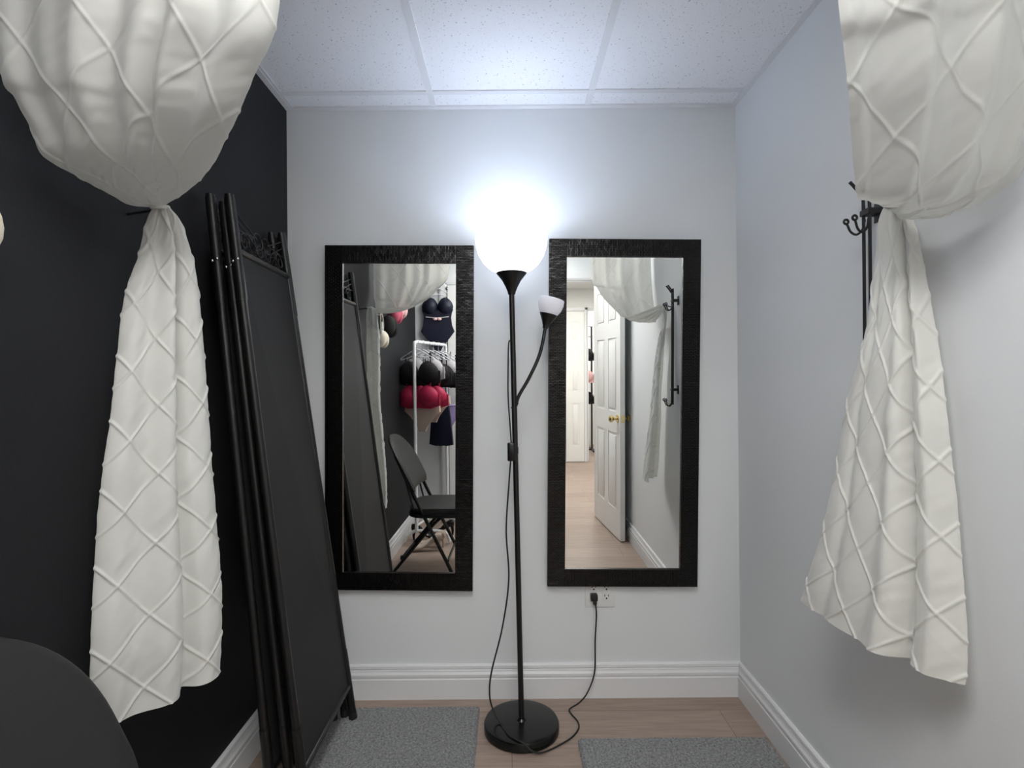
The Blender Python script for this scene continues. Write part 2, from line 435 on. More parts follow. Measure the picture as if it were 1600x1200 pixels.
# ------------------------------------------------------------------ floor lamp
LY = 1.98
base = at(815, 1132, LY); base.z = 0
lamp = thing('floor_lamp', (base.x, LY, 0), 'black torchiere floor lamp with glowing white bowl and small reading arm, between the two mirrors', 'floor lamp')
b = MB(); b.lathe([(0, 0), (.131, 0), (.135, .004), (.135, .026), (.131, .033), (.120, .036), (.02, .0385), (.014, .045), (0, .045)], base, 64)
wpart(b, 'base', M['gloss_black'], lamp)
ptop = at(799.5, 458, LY)
b = MB(); b.tube([base+Vector((0, 0, .036)), ptop], .0098, 16, 1); wpart(b, 'pole', M['black_metal'], lamp)
b = MB(); mid = base.lerp(ptop, .64)
b.tube([mid-Vector((0, 0, .012)), mid+Vector((0, 0, .012))], .0115, 16, 1); wpart(b, 'collar', M['black_metal'], lamp)
b = MB(); b.lathe([(0, -.005), (.013, -.005), (.0145, .004), (.022, .022), (.034, .045), (.053, .069), (.055, .072), (.050, .073), (0, .060)], ptop, 40)
wpart(b, 'bowl_cup', M['black_metal'], lamp)
cz = ptop+Vector((0, 0, .072))
prof = [(.030, .0), (.052, .005), (.078, .018), (.100, .038), (.117, .066), (.127, .098), (.130, .125), (.1285, .150),
        (.1255, .150), (.127, .125), (.124, .099), (.114, .069), (.097, .042), (.075, .022), (.05, .009), (.030, .004)]
b = MB(); b.lathe(prof+[prof[0]], cz-Vector((0, 0, .003)), 64); bowl = wpart(b, 'bowl_shade', M['bowl'], lamp); tag(bowl, 'glowing white glass bowl')
b = MB(); b.ball(cz+Vector((0, 0, .048)), .026, (1, 1, 1.1)); b.lathe([(0, 0), (.014, 0), (.014, .04), (0, .04)], cz, 16); wpart(b, 'bulb', M['bulb'], lamp)
# reading arm
A0 = at(806, 634, LY); A1 = at(852, 512, LY-.01)
pts = [A0, at(811, 618, LY-.01), at(826, 592, LY-.012), at(841, 560, LY-.012), at(848, 535, LY-.012), A1]
b = MB(); b.tube(pts, .0062, 12, 8); b.tube([A0-Vector((.012, 0, .012)), A0+Vector((.004, 0, .012))], .008, 12, 1); wpart(b, 'reading_arm', M['black_metal'], lamp)
tilt = Matrix.Rotation(R(14), 4, 'Y')
b = MB(); b.lathe([(0, -.004), (.009, -.004), (.011, .006), (.018, .022), (.031, .046), (.0325, .049), (.029, .050), (0, .043)], A1, 32, tilt); wpart(b, 'reading_cup', M['black_metal'], lamp)
pr = [(.018, .040), (.031, .049), (.041, .066), (.046, .086), (.0455, .104), (.043, .106), (.041, .104), (.042, .086), (.037, .068), (.028, .053), (.018, .044)]
b = MB(); b.lathe(pr+[pr[0]], A1, 40, tilt); tag(wpart(b, 'reading_shade', M['shade_off_glow'], lamp), 'small white glass shade, lamp off, faint glow added')
# cord with inline switch
b = MB()
cp = [at(799, 532, LY-.012), at(795, 536, LY-.016), at(794, 570, LY-.018), at(794, 620, LY-.018), at(797, 665, LY-.018), at(799, 694, LY-.018)]
b.tube(cp, .0028, 8, 6)
pl = at(929, 934, YB-.03)
def fl(px, py): 
    p = at(px, py, 2.0); k = (CH-.004)/(CH-p.z); return Vector((p.x*k, p.y*k, .004))
cp = [at(798, 719, LY-.018), at(795, 760, LY-.02), at(791, 830, LY-.02), at(795, 905, LY-.02), at(785, 980, LY-.03), at(768, 1050, LY-.04)]
cp += [at(765, 1085, LY-.02), at(770, 1108, LY-.0), Vector((base.x-.075, LY-.03, .041)), Vector((base.x-.045, LY-.095, .040)),
       Vector((base.x+.0, LY-.128, .036)), Vector((base.x+.055, LY-.1385, .008)), fl(885, 1158), fl(903, 1141), fl(903, 1128), fl(893, 1116), fl(890, 1108), fl(905, 1098), at(918, 1082, YB-.05), at(929, 1050, YB-.045), at(930, 1000, YB-.04), at(932, 960, YB-.036), pl+Vector((.003, 0, -.02))]
b.tube(cp, .0029, 8, 8); wpart(b, 'power_cord', M['rubber'], lamp)
b = MB(); s0 = at(799, 706, LY-.02); b.box(s0.x-.014, s0.x+.012, s0.y-.009, s0.y+.008, s0.z-.033, s0.z+.033, .004); wpart(b, 'cord_switch', M['gloss_black'], lamp)
b = MB(); b.box(pl.x-.014, pl.x+.013, YB-.034, YB-.0065, pl.z-.014, pl.z+.012, .004); b.box(pl.x-.005, pl.x+.009, YB-.034, YB-.018, pl.z-.028, pl.z-.008, .003); wpart(b, 'plug', M['rubber'], lamp)

# outlet plate
o0 = at(914.5, 948, YB); o1 = at(960, 900, YB)
t = thing('wall_outlet', ((o0.x+o1.x)/2, YB, o0.z), 'white double wall outlet half hidden under the right mirror, black plug in it', 'outlet')
b = MB(); b.box(o0.x, o1.x, YB-.006, YB, o0.z, o0.z+.118, .002); wpart(b, 'plate', M['plastic_white'], t)
for gx in (.285, .715):
    X = o0.x+(o1.x-o0.x)*gx
    b = MB(); b.box(X-.017, X+.017, YB-.009, YB-.005, o0.z+.022, o0.z+.096, .002); r_ = wpart(b, 'receptacle', M['plastic_white'], t)
    b = MB()
    for zz in (.042, .078):
        Z = o0.z+zz
        b.box(X-.0085, X-.0055, YB-.0095, YB-.0088, Z, Z+.010); b.box(X+.0055, X+.0080, YB-.0095, YB-.0088, Z+.001, Z+.009); b.box(X-.003, X+.003, YB-.0095, YB-.0088, Z-.009, Z-.003, .0002)
    for v in b.bm.verts: v.co -= t.location
    sl = b.build('slots', M['dark_slot'], r_, False)

# ------------------------------------------------------------------ rugs
def rug(x0, x1, y0, y1, rz, label, name='rug'):
    nx, ny = 190, 130
    W, D = x1-x0, y1-y0
    xs = np.linspace(-W/2, W/2, nx); ys = np.linspace(-D/2, D/2, ny)
    X, Y = np.meshgrid(xs, ys)
    e = np.minimum(np.minimum(X+W/2, W/2-X), np.minimum(Y+D/2, D/2-Y))
    Z = .013*np.clip(e/.010, 0, 1)**.6 + .0045*np.random.rand(ny, nx)*np.clip(e/.006, 0, 1) + .0005
    jit = .0022
    X = X+(np.random.rand(ny, nx)-.5)*jit*2; Y = Y+(np.random.rand(ny, nx)-.5)*jit*2
    V = np.stack([X, Y, Z], -1).reshape(-1, 3).tolist()
    Fc = [(j*nx+i, j*nx+i+1, (j+1)*nx+i+1, (j+1)*nx+i) for j in range(ny-1) for i in range(nx-1)]
    # underside
    n0 = len(V); V += [[-W/2, -D/2, 0], [W/2, -D/2, 0], [W/2, D/2, 0], [-W/2, D/2, 0]]; Fc.append((n0, n0+3, n0+2, n0+1))
    me = bpy.data.meshes.new(name); me.from_pydata(V, [], Fc); me.materials.append(M['rug'])
    o = bpy.data.objects.new(name, me); COL.objects.link(o); o.location = ((x0+x1)/2, (y0+y1)/2, 0.0005); o.rotation_euler = (0, 0, rz)
    return tag(o, label, 'rug', 'grey rugs on the wood floor')
rug(-.73, -.122, 1.30, 2.107, 0, 'grey rug on the floor under the folded black screen, left of the lamp base')
rug(.228, .885, 1.30, 1.912, 0, 'grey rug on the floor to the right of the lamp base, by the white baseboard')

# ------------------------------------------------------------------ folded room divider
sc = thing('folding_screen', (-.63, 1.82, 0), 'folded black fabric room divider with tube posts leaning on the black wall', 'room divider')
pan = [ # near foot, near top, far foot, far top
    (V3(-.586, 1.568, .0205), V3(-.794, 1.572, 1.79), V3(-.585, 2.030, .0205), V3(-.822, 2.000, 1.80)),
    (V3(-.633, 1.586, .0205), V3(-.820, 1.590, 1.775), V3(-.620, 2.046, .0205), V3(-.838, 2.018, 1.785)),
    (V3(-.680, 1.564, .0205), V3(-.846, 1.568, 1.79), V3(-.655, 2.024, .0205), V3(-.856, 1.996, 1.80))]
fabric = mat('black_screen_fabric', (.0095, .0098, .011), .7, bump=.35, bscale=500)
for i, (nf, nt, ff, ft) in enumerate(pan):
    Q = lambda a, tt: nf.lerp(nt, tt).lerp(ff.lerp(ft, tt), a)
    nrm = (ff-nf).cross(nt-nf).normalized()
    if nrm.x < 0: nrm = -nrm
    for a in (0, 1):
        b = MB(); b.tube([Q(a, 0), Q(a, 1)], .0125, 16, 1); b.tube([Q(a, .83), Q(a, .995)], .0142, 16, 1); b.tube([Q(a, 0.0), Q(a, .14)], .0142, 16, 1)
        p = wpart(b, 'post', M['black_metal'], sc)
        b = MB(); b.tube([Q(a, -.002), Q(a, .012)], .0150, 16, 1)
        for v in b.bm.verts: v.co -= sc.location
        b.build('end_cap', M['rubber'], p)
        if a == 0:
            for dx in (-.0068, .0068):
                b = MB(); b.ball(Q(0, .895)+V3(dx*1.0, -.0128, -.006 if dx < 0 else 0), .0045, (1, .7, 1), 12)
                for v in b.bm.verts: v.co -= sc.location
                tag(b.build('rivet', M['chrome'], p), 'chrome rivet head')
    for tt, r_ in ((.910, .0105), (.066, .0105)):
        b = MB(); b.tube([Q(0, tt), Q(1, tt)], r_, 12, 1); wpart(b, 'crossbar', M['black_metal'], sc)
    b = MB(); q = [Q(.03, .91), Q(.97, .91), Q(.97, .066), Q(.03, .066)]
    b.prism([v-nrm*.0025 for v in q], nrm*.005); wpart(b, 'fabric_panel', fabric, sc, False)
    b = MB(); rr = .0022; Q0 = Q; Q = lambda a, tt: Q0(a, .912+(tt-.868)*.64)
    b.tube([Q(.02, .975), Q(.40, .928)], rr, 8, 1); b.tube([Q(.02, .955), Q(.30, .915), Q(.38, .895)], rr, 8, 5)
    b.tube([Q(.98, .975), Q(.60, .928)], rr, 8, 1); b.tube([Q(.98, .955), Q(.70, .915), Q(.62, .895)], rr, 8, 5)
    b.tube([Q(.02, .922), Q(.36, .929)], rr, 8, 1); b.tube([Q(.98, .922), Q(.64, .929)], rr, 8, 1)
    for (ca, ct, ra) in ((.42, .925, .062), (.58, .925, .062), (.42, .896, .045), (.58, .896, .045)):
        ring = [Q(ca+ra*1.25*math.cos(k*PI/6), ct+ra*.36*math.sin(k*PI/6)) for k in range(12)]
        b.tube(ring, rr, 8, 3, closed=True)
    for s_ in (0, 1):
        sp = [Q(abs(s_-(.16+.08*math.cos(k*.7)*(1-k/16))), .900+.026*math.sin(k*.7)*(1-k/16)) for k in range(13)]
        b.tube(sp, rr, 8, 3)
    wpart(b, 'scrollwork', M['iron'], sc)

# ------------------------------------------------------------------ curtains
def sample(curve, n):
    """arc-length resample of a smoothed polyline"""
    P = catmull([Vector(p) for p in curve], 12)
    A = np.array([list(p) for p in P]); d = np.r_[0, np.cumsum(np.linalg.norm(np.diff(A, axis=0), axis=1))]
    s = np.linspace(0, d[-1], n)
    return np.stack([np.interp(s, d, A[:, k]) for k in range(3)], 1), d[-1]
def ridge(a): # distance to nearest integer
    return np.abs(a-np.round(a))
def drape(name, Lc, Rc, nu, nv, fold, diam, nref, m, parent, hem=0.0, phase=(0, 0), ridge_h=.0034, puff=.0022):
    """cloth between two hanging edges; fold(u,v) pushes it along nref, pin tucks cross it as diamonds"""
    A, la = sample(Lc, nv); B, lb = sample(Rc, nv)
    u = np.linspace(0, 1, nu)[None, :, None]; v = np.linspace(0, 1, nv)[:, None]
    S = A[:, None, :]*(1-u)+B[:, None, :]*u
    U = np.broadcast_to(u[:, :, 0], (nv, nu)); Vv = np.broadcast_to(v, (nv, nu))
    S = S+fold(U, Vv)
    def normals(S):
        du = np.gradient(S, axis=1); dv_ = np.gradient(S, axis=0)
        n = np.cross(du, dv_); n /= (np.linalg.norm(n, axis=2, keepdims=True)+1e-9)
        if (n@np.array(nref)).mean() < 0: n = -n
        return n
    n = normals(S)
    ln = .5*(la+lb)
    du_n, dv_n, warp = diam            # diamonds across, diamond height (m)
    T = Vv*ln/dv_n; su = U*du_n+warp*np.sin(2*PI*Vv*1.3)*.12
    a = ridge(su+T+phase[0]); c = ridge(su-T+phase[1])
    wid = np.linalg.norm(B-A, axis=1)[:, None]/du_n+1e-4      # width of a diamond in metres
    sc_ = 1/np.sqrt((1/np.maximum(wid, .03))**2+(1/dv_n)**2)   # metres per unit of phase, across the line
    da, dc = a*sc_, c*sc_
    rd = np.exp(-(da/.0024)**2)+np.exp(-(dc/.0024)**2)
    pf = np.clip(da/.03, 0, 1)*np.clip(dc/.03, 0, 1)
    k = np.clip(wid/.05, .15, 1)
    dsp = ridge_h*np.minimum(rd, 1.2)*k + puff*pf*k
    rng = np.random.RandomState(7)
    for j in range(7):      # small puckers
        f1, f2 = rng.uniform(5, 16)*.6, rng.uniform(10, 34)
        dsp = dsp+.00016*np.sin(2*PI*(f1*U+f2*Vv)+rng.uniform(0, 6))*k
    S = S+n*dsp[:, :, None]
    V = S.reshape(-1, 3); 
    loc = np.array(parent.location)
    idx = np.arange(nu*nv).reshape(nv, nu)
    Fc = np.stack([idx[:-1, :-1], idx[:-1, 1:], idx[1:, 1:], idx[1:, :-1]], -1).reshape(-1, 4)
    me = bpy.data.meshes.new(name); me.from_pydata((V-loc).tolist(), [], Fc.tolist())
    uvl = me.uv_layers.new(name='UVMap')
    vi = np.zeros(len(me.loops), dtype=np.int32); me.loops.foreach_get('vertex_index', vi)
    uv = np.stack([(U*.6).reshape(-1)[vi], (Vv*ln).reshape(-1)[vi]], 1)
    uvl.data.foreach_set('uv', uv.reshape(-1).astype(np.float32))
    me.shade_smooth(); me.materials.append(m)
    o = bpy.data.objects.new(name, me); COL.objects.link(o); o.parent = parent
    return o
def vec(x, y, z): return np.array([x, y, z])[None, None, :]

# --- left curtain
kl = at(247, 323, 1.25)
CL = thing('curtain', (kl.x, kl.y, kl.z), 'ivory pintucked curtain tied back to the black wall on the left', 'curtain', 'pair of ivory pintucked tied-back curtains')
Lc = [V3(-.858, .915, 2.315), V3(-.858, .92, 2.05), at(2, 96, .93), at(27, 156, .95), at(54, 207, .97), at(69, 244, .995), at(120, 275, 1.06), at(170, 303, 1.14), at(207, 321, 1.19), at(232, 323, 1.235)]
Rc = [V3(-.335, .935, 2.315), V3(-.365, .94, 2.10), at(437, 0, .95), at(426, 60, .96), at(399, 113, .985), at(372, 180, 1.02), at(351, 222, 1.06), at(330, 261, 1.10), at(300, 293, 1.16), at(272, 312, 1.21), at(258, 320, 1.245)]
def fold_ul(U, Vv):
    k = np.sin(PI*np.clip(Vv, 0, 1))**.7
    env = np.sin(PI*U)**.5
    belly = .085*env*np.sin(PI*np.clip(Vv, 0, 1))*(.6+.4*Vv)
    amp = .016*(1-Vv*.55)*env
    f = amp*(np.sin(2*PI*(3.2*U+.35*Vv))+.5*np.sin(2*PI*(6.1*U-.4*Vv)+1))
    crease = -.020*np.exp(-((U-.60-.05*Vv)/.035)**2)*k
    y = -belly-f*1.0-crease
    z = -.02*env*np.sin(PI*Vv)
    return np.stack([0*y+.02*env*np.sin(PI*Vv), y, z], -1)
drape('swag', Lc, Rc, 230, 340, fold_ul, (3.0, .215, .6), (0, -1, 0), M['curtain_sheer'], CL, phase=(.3, .1), ridge_h=.0024, puff=.001)
Lt = [at(240, 322, 1.25), at(229, 345, 1.24), at(216, 400, 1.22), at(205, 430, 1.205), at(193, 470, 1.19), at(187, 520, 1.18), at(178, 600, 1.165), at(172, 660, 1.155), at(160, 740, 1.14), at(152, 820, 1.13), at(147, 900, 1.12), at(144, 960, 1.11), at(141, 1040, 1.10), at(139, 1090, 1.10), at(139, 1141, 1.10)]
Rt = [at(262, 322, 1.25), at(282, 348, 1.265), at(300, 400, 1.29), at(307, 440, 1.30), at(311, 470, 1.31), at(317, 540, 1.32), at(322, 600, 1.33), at(327, 680, 1.34), at(333, 760, 1.335), at(338, 820, 1.335), at(343, 880, 1.335), at(346, 940, 1.335), at(345, 1000, 1.33), at(342, 1052, 1.325)]
def fold_tail_l(U, Vv):
    e = np.clip(Vv*5, 0, 1)
    g = np.sin(PI*np.clip(U, 0, 1))**.6
    f = .030*g-.032*np.exp(-((U-(.66-.03*np.sin(5*Vv)))/.060)**2)+.010*np.sin(2*PI*2.3*U+.6)*g
    f = f*(.35+.65*e)
    n = vec(.86, -.5, 0)
    return n*f[:, :, None]
drape('tail', Lt, Rt, 190, 430, fold_tail_l, (2.0, .150, .6), (1, -.5, 0), M['curtain'], CL, phase=(.15, .35))
def tie(parent, c, wallx, r):
    b = MB(); s = 1 if wallx > 0 else -1
    ring = [c+Vector((.015*math.cos(k*PI/5), .017*math.sin(k*PI/5), .006+.004*math.sin(k*PI/5))) for k in range(10)]
    b.tube(ring, .005, 10, 4, closed=True)
    wpart(b, 'tieback', M['curtain'], parent)
    b = MB(); b.tube([c+Vector((s*.012, .012, .004)), Vector((wallx-s*.001, c.y+.016, c.z-.004))], .003, 8, 1)
    wpart(b, 'tieback_hook', M['iron'], parent)
tie(CL, at(250, 328, 1.25), XL, .02)

# --- right curtain
kr = at(1395, 318, 1.24)
CR = thing('curtain', (kr.x, kr.y, kr.z), 'ivory pintucked curtain tied back to the grey wall on the right', 'curtain', 'pair of ivory pintucked tied-back curtains')
Lc = [V3(.49, .86, 2.315), V3(.505, .862, 2.10), at(1310, 0, .87), at(1318, 70, .90), at(1325, 140, .93), at(1330, 205, .975), at(1334, 262, 1.02), at(1340, 306, 1.06), at(1352, 313, 1.10), at(1374, 312, 1.16), at(1391, 308, 1.225)]
Rc = [V3(.892, .83, 2.315), V3(.895, .84, 2.02), V3(.896, .87, 1.80), at(1606, 245, .945), at(1575, 288, .975), at(1540, 314, 1.01), at(1500, 330, 1.06), at(1450, 342, 1.12), at(1418, 342, 1.18), at(1402, 328, 1.235)]
def fold_ur(U, Vv):
    env = np.clip(U*8, 0, 1)**.6*np.sin(PI*np.clip(U*.5+.5, 0, 1))**.5
    env = np.clip(U/.10, 0, 1)*np.clip((1-U)/.12, 0, 1)
    belly = .06*np.sin(PI*U)*np.sin(PI*Vv)
    amp = .015*(1-.5*Vv)*env
    ph = U+.03*np.sin(3*Vv)
    f = amp*(np.sin(2*PI*3.6*ph+.8)+.35*np.sin(2*PI*7.3*ph))
    y = -belly-f
    z = -.015*np.sin(PI*U)*Vv
    return np.stack([-.01*np.sin(PI*U)*np.sin(PI*Vv), y, z], -1)
drape('swag', Lc, Rc, 230, 340, fold_ur, (2.5, .20, .4), (0, -1, 0), M['curtain_sheer'], CR, phase=(.05, .0), ridge_h=.0024, puff=.001)
Lt = [at(1386, 312, 1.25), at(1374, 345, 1.265), at(1368, 400, 1.285), at(1364, 440, 1.277), at(1357, 500, 1.278), at(1344, 560, 1.285), at(1326, 620, 1.315), at(1312, 700, 1.33), at(1299, 770, 1.335), at(1280, 850, 1.355), at(1262, 905, 1.38), at(1253, 935, 1.40)]
Rt = [at(1408, 314, 1.24), at(1430, 350, 1.205), at(1445, 420, 1.175), at(1460, 500, 1.15), at(1470, 560, 1.135), at(1480, 650, 1.115), at(1488, 720, 1.105), at(1497, 800, 1.095), at(1505, 900, 1.08), at(1511, 980, 1.07), at(1512, 1040, 1.065), at(1508, 1070, 1.065)]
def fold_tail_r(U, Vv):
    e = np.clip(Vv*4, 0, 1)
    g = np.sin(PI*np.clip(U, 0, 1))**.6
    f = .024*g*(1+.9*Vv)-.030*np.exp(-((U-.74)/.035)**2)*(.4+.6*Vv)+.022*np.exp(-((U-.63)/.07)**2)*Vv+.016*np.exp(-((U-.88)/.06)**2)*e
    f = f-.012*np.exp(-((U-.22)/.05)**2)*e*g
    f = f*(.3+.7*e)
    return vec(-.96, -.28, 0)*f[:, :, None]
drape('tail', Lt, Rt, 210, 430, fold_tail_r, (2.9, .150, .6), (-1, -.4, 0), M['curtain'], CR, phase=(.45, .2))
tie(CR, at(1397, 324, 1.24), XR, .02)

rod = thing('curtain_rod', (0.015, .90, 2.325), 'thin white rod under the ceiling that carries both ivory curtains', 'curtain rod')
b = MB(); b.tube([V3(XL+.002, .925, 2.325), V3(XR-.002, .845, 2.325)], .007, 12, 1); wpart(b, 'pole', M['white_metal'], rod)

# ------------------------------------------------------------------ iron coat rack on the right wall
hk = thing('coat_hook_rack', (XR, 1.345, 1.10), 'black wrought iron hook rack on the right wall, behind the ivory curtain', 'coat rack')
xr = .880
for yy in (1.337, 1.360):
    b = MB()
    sgn = -1 if yy < 1.35 else 1
    b.tube([V3(xr, yy, 1.10), V3(xr, yy, 1.665), V3(xr-.006, yy+sgn*.001, 1.70), V3(xr-.020, yy+sgn*.003, 1.722), V3(xr-.031, yy+sgn*.004, 1.735)], .0040, 8, 8)
    wpart(b, 'rod', M['iron'], hk)
for z0 in (1.603, 1.092):
    for sgn in (-1, 1):
        yy = 1.348+sgn*.007
        b = MB()
        pts = [V3(xr, yy, z0+.035), V3(xr-.005, yy+sgn*.001, z0+.012), V3(xr-.018, yy+sgn*.004, z0), V3(xr-.031, yy+sgn*.007, z0+.008), V3(xr-.038, yy+sgn*.009, z0+.026)]
        for k in range(9):
            a = PI*.15+k*.75; pts.append(V3(xr-.040-.0055*math.sin(a), yy+sgn*.010, z0+.029-.0055*math.cos(a)+.0045))
        b.tube(pts, .0028, 8, 5); wpart(b, 'hook', M['iron'], hk)
for z0 in (1.655, 1.180):
    b = MB(); b.box(xr-.006, XR-.001, 1.331, 1.366, z0-.007, z0+.007, .001); b.box(XR-.003, XR, 1.333, 1.364, z0-.024, z0+.024, .001)
    wpart(b, 'bracket', M['iron'], hk)

# ------------------------------------------------------------------ folding chair (faces +x)
ch = thing('folding_chair', (-.50, .70, 0), 'black padded metal folding chair by the black wall', 'chair')
y0, y1 = .515, .885; SH = .425
for yy in (y0, y1):
    s_ = -1 if yy == y0 else 1
    b = MB(); b.tube([V3(-.748, yy, .78), V3(-.728, yy, .735), V3(-.603, yy+.004*s_, .46), V3(-.385, yy+.012*s_, .012)], .0115, 12, 6); wpart(b, 'front_leg', M['black_metal'], ch)
    b = MB(); b.tube([V3(-.42, yy-.022*s_, .405), V3(-.52, yy-.022*s_, .33), V3(-.79, yy-.02*s_, .012)], .0105, 12, 4); wpart(b, 'rear_leg', M['black_metal'], ch)
    b = MB(); b.tube([V3(-.686, yy-.006*s_, .62), V3(-.63, yy-.018*s_, .40)], .006, 8, 1); wpart(b, 'link_bar', M['black_metal'], ch)
for (x_, yy, z_) in ((-.385, y0-.012, 0), (-.385, y1+.012, 0), (-.79, y0+.02, 0), (-.79, y1-.02, 0)):
    b = MB(); b.lathe([(0, 0), (.015, 0), (.015, .018), (.0125, .026), (0, .026)], V3(x_, yy, z_), 16); wpart(b, 'foot_cap', M['rubber'], ch)
b = MB(); b.tube([V3(-.425, y0, .11), V3(-.425, y1, .11)], .008, 10, 1); wpart(b, 'stretcher', M['black_metal'], ch)
b = MB(); b.tube([V3(-.705, y0+.02, .115), V3(-.705, y1-.02, .115)], .008, 10, 1); wpart(b, 'stretcher', M['black_metal'], ch)
# seat: rounded pad on a steel rim
def pad_outline(w, d, r, n=8):
    out = []
    for (cx_, cy_, a0) in ((w/2-r, d/2-r, 0), (-w/2+r*.7, d/2-r*.7, 90), (-w/2+r*.7, -d/2+r*.7, 180), (w/2-r, -d/2+r, 270)):
        rr = r if cx_ > 0 else r*.7
        for k in range(n+1):
            a = R(a0+90*k/n); out.append((cx_+rr*math.cos(a), cy_+rr*math.sin(a)))
    return out
ol = pad_outline(.45, .405, .14)
b = MB(); b.prism([V3(x-.455, y+.700, SH-.042) for x, y in ol], (0, 0, .022), bev=.003); wpart(b, 'seat_rim', M['black_metal'], ch)
b = MB(); b.prism([V3(x*.97-.455, y*.97+.700, SH-.020) for x, y in ol], (0, 0, .036), bev=.013); wpart(b, 'seat', M['vinyl'], ch)
# backrest: curved padded plate between the tubes, leaning to the wall
nu, nv = 36, 20
bm = bmesh.new(); hb, ht = .545, .885
def bp_(u, v, d):
    # u across (y), v up; rounded top corners, slight wrap
    yy = .705+(u)*.238; z = hb+(ht-hb)*v
    x = -.635-(z-.63)*.50 + .035*(u*u-1)*-1*-1
    nrm = V3(.89, 0, .45)
    return V3(x-.02+.0, yy, z)+nrm*d
rows = []
def halfw(v):
    # half width as a function of height: rounded ends
    r = .62
    if v > 1-r: 
        k = (v-(1-r))/r; return max(.02, math.sqrt(max(0, 1-k**2.3)))**.8
    if v < .22:
        k = (.22-v)/.22; return 1-.12*k*k
    return 1
grids = []
for side in (0, 1):
    g = []
    for j in range(nv+1):
        v = j/nv; v = 1-(1-v)**1.5; row = []
        hw = halfw(v)
        for i in range(nu+1):
            u = -1+2*i/nu; uu = u*hw
            edge = min(1, (1-abs(u))*hw*8, (1-v)*9+.0, v*9)
            th = .017*max(0, edge)**.5
            row.append(bm.verts.new(bp_(uu, v, th if side else -.010*max(0, edge)**.5)))
        g.append(row)
    grids.append(g)
    for j in range(nv):
        for i in range(nu): bm.faces.new((g[j][i], g[j][i+1], g[j+1][i+1], g[j+1][i]) if side else (g[j][i], g[j+1][i], g[j+1][i+1], g[j][i+1]))
bmesh.ops.remove_doubles(bm, verts=bm.verts, dist=.0006)
b = MB(); b.bm.free(); b.bm = bm; wpart(b, 'backrest', M['vinyl'], ch)

# ------------------------------------------------------------------ garments
def garment_root(name, loc, label, cat, group=None, rz=0): return thing(name, loc, label, cat, group, rz)
def cup(b, cx_, cz_, r, depth, sx=1.0, tilt_=0.0):
    """half-shell cup bulging along +y (local), local x across"""
    n, m = 18, 8; rings = []
    for j in range(m+1):
        a = (PI/2)*j/m
        ring = []
        if j == m: ring = [b.bm.verts.new(V3(cx_, depth, cz_-.006))]
        else:
            for k in range(n):
                t_ = 2*PI*k/n
                top = 1.0+.25*max(0, math.sin(t_))*math.cos(t_-PI/2-tilt_)
                ring.append(b.bm.verts.new(V3(cx_+r*sx*math.cos(a)*math.cos(t_), depth*math.sin(a), cz_+r*math.cos(a)*math.sin(t_)*top)))
        rings.append(ring)
    for A, B in zip(rings, rings[1:]):
        for k in range(n):
            if len(B) == 1: b.bm.faces.new((A[k], A[(k+1) % n], B[0]))
            else: b.bm.faces.new((A[k], A[(k+1) % n], B[(k+1) % n], B[k]))
    b.bm.faces.new(rings[0][::-1])
def bra(loc, rz, m, label, s=1.0, strap=.17, group=None, name='bra', hang=True):
    """local: x across, y outwards, z up; origin at the hook it hangs from"""
    t = garment_root(name, loc, label, 'bra', group, rz)
    z = -strap-.09*s
    for sd in (-1, 1):
        b = MB(); cup(b, sd*.070*s, z, .068*s, .048*s, 1.05, sd*.9); b.build('cup', m, t)
    b = MB(); b.prism([V3(x*s, -.004, z+zz*s) for x, zz in ((-.150, .015), (-.10, .03), (-.04, .025), (0, -.005), (.04, .025), (.10, .03), (.150, .015), (.152, -.06), (.08, -.082), (0, -.076), (-.08, -.082), (-.152, -.06))], (0, .010, 0), bev=.003); b.build('wing', m, t)
    b = MB()
    for sd in (-1, 1): b.tube([V3(sd*.12*s, .0, z-.01), V3(sd*.135*s, -.02, z-.02), V3(sd*.10*s, -.035, z-.045), V3(sd*.03*s, -.03, z-.075*s)], .0105*s, 8, 5)
    b.tube([V3(-.012*s, .012, z-.02), V3(0, .016, z-.026), V3(.012*s, .012, z-.02)], .009*s, 8, 3); b.build('band', m, t)
    for sd in (-1, 1):
        b = MB(); b.tube([V3(sd*.085*s, .008, z+.06*s), V3(sd*.088*s, .0, z+.12*s), V3(sd*.075*s, -.006, -.045), V3(sd*.085*s, -.028, z+.03)], .0036, 6, 6); b.build('strap', m, t)
    return t
def hanger(loc, rz, m, label, w=.36, group=None, name='coat_hanger'):
    t = garment_root(name, loc, label, 'hanger', group, rz)
    b = MB(); b.tube([V3(0, 0, -.055), V3(-w*.25, 0, -.085), V3(-w*.5, 0, -.125), V3(-w*.45, 0, -.132), V3(0, 0, -.105), V3(w*.45, 0, -.132), V3(w*.5, 0, -.125), V3(w*.25, 0, -.085)], .004, 8, 4, closed=True); b.build('arms', m, t)
    b = MB(); b.tube([V3(0, 0, -.058), V3(0, 0, -.02), V3(.014, 0, -.006), V3(.012, 0, .012), V3(0, 0, .018), V3(-.012, 0, .010)], .0018, 8, 5); b.build('hook', M['chrome'], t)
    return t
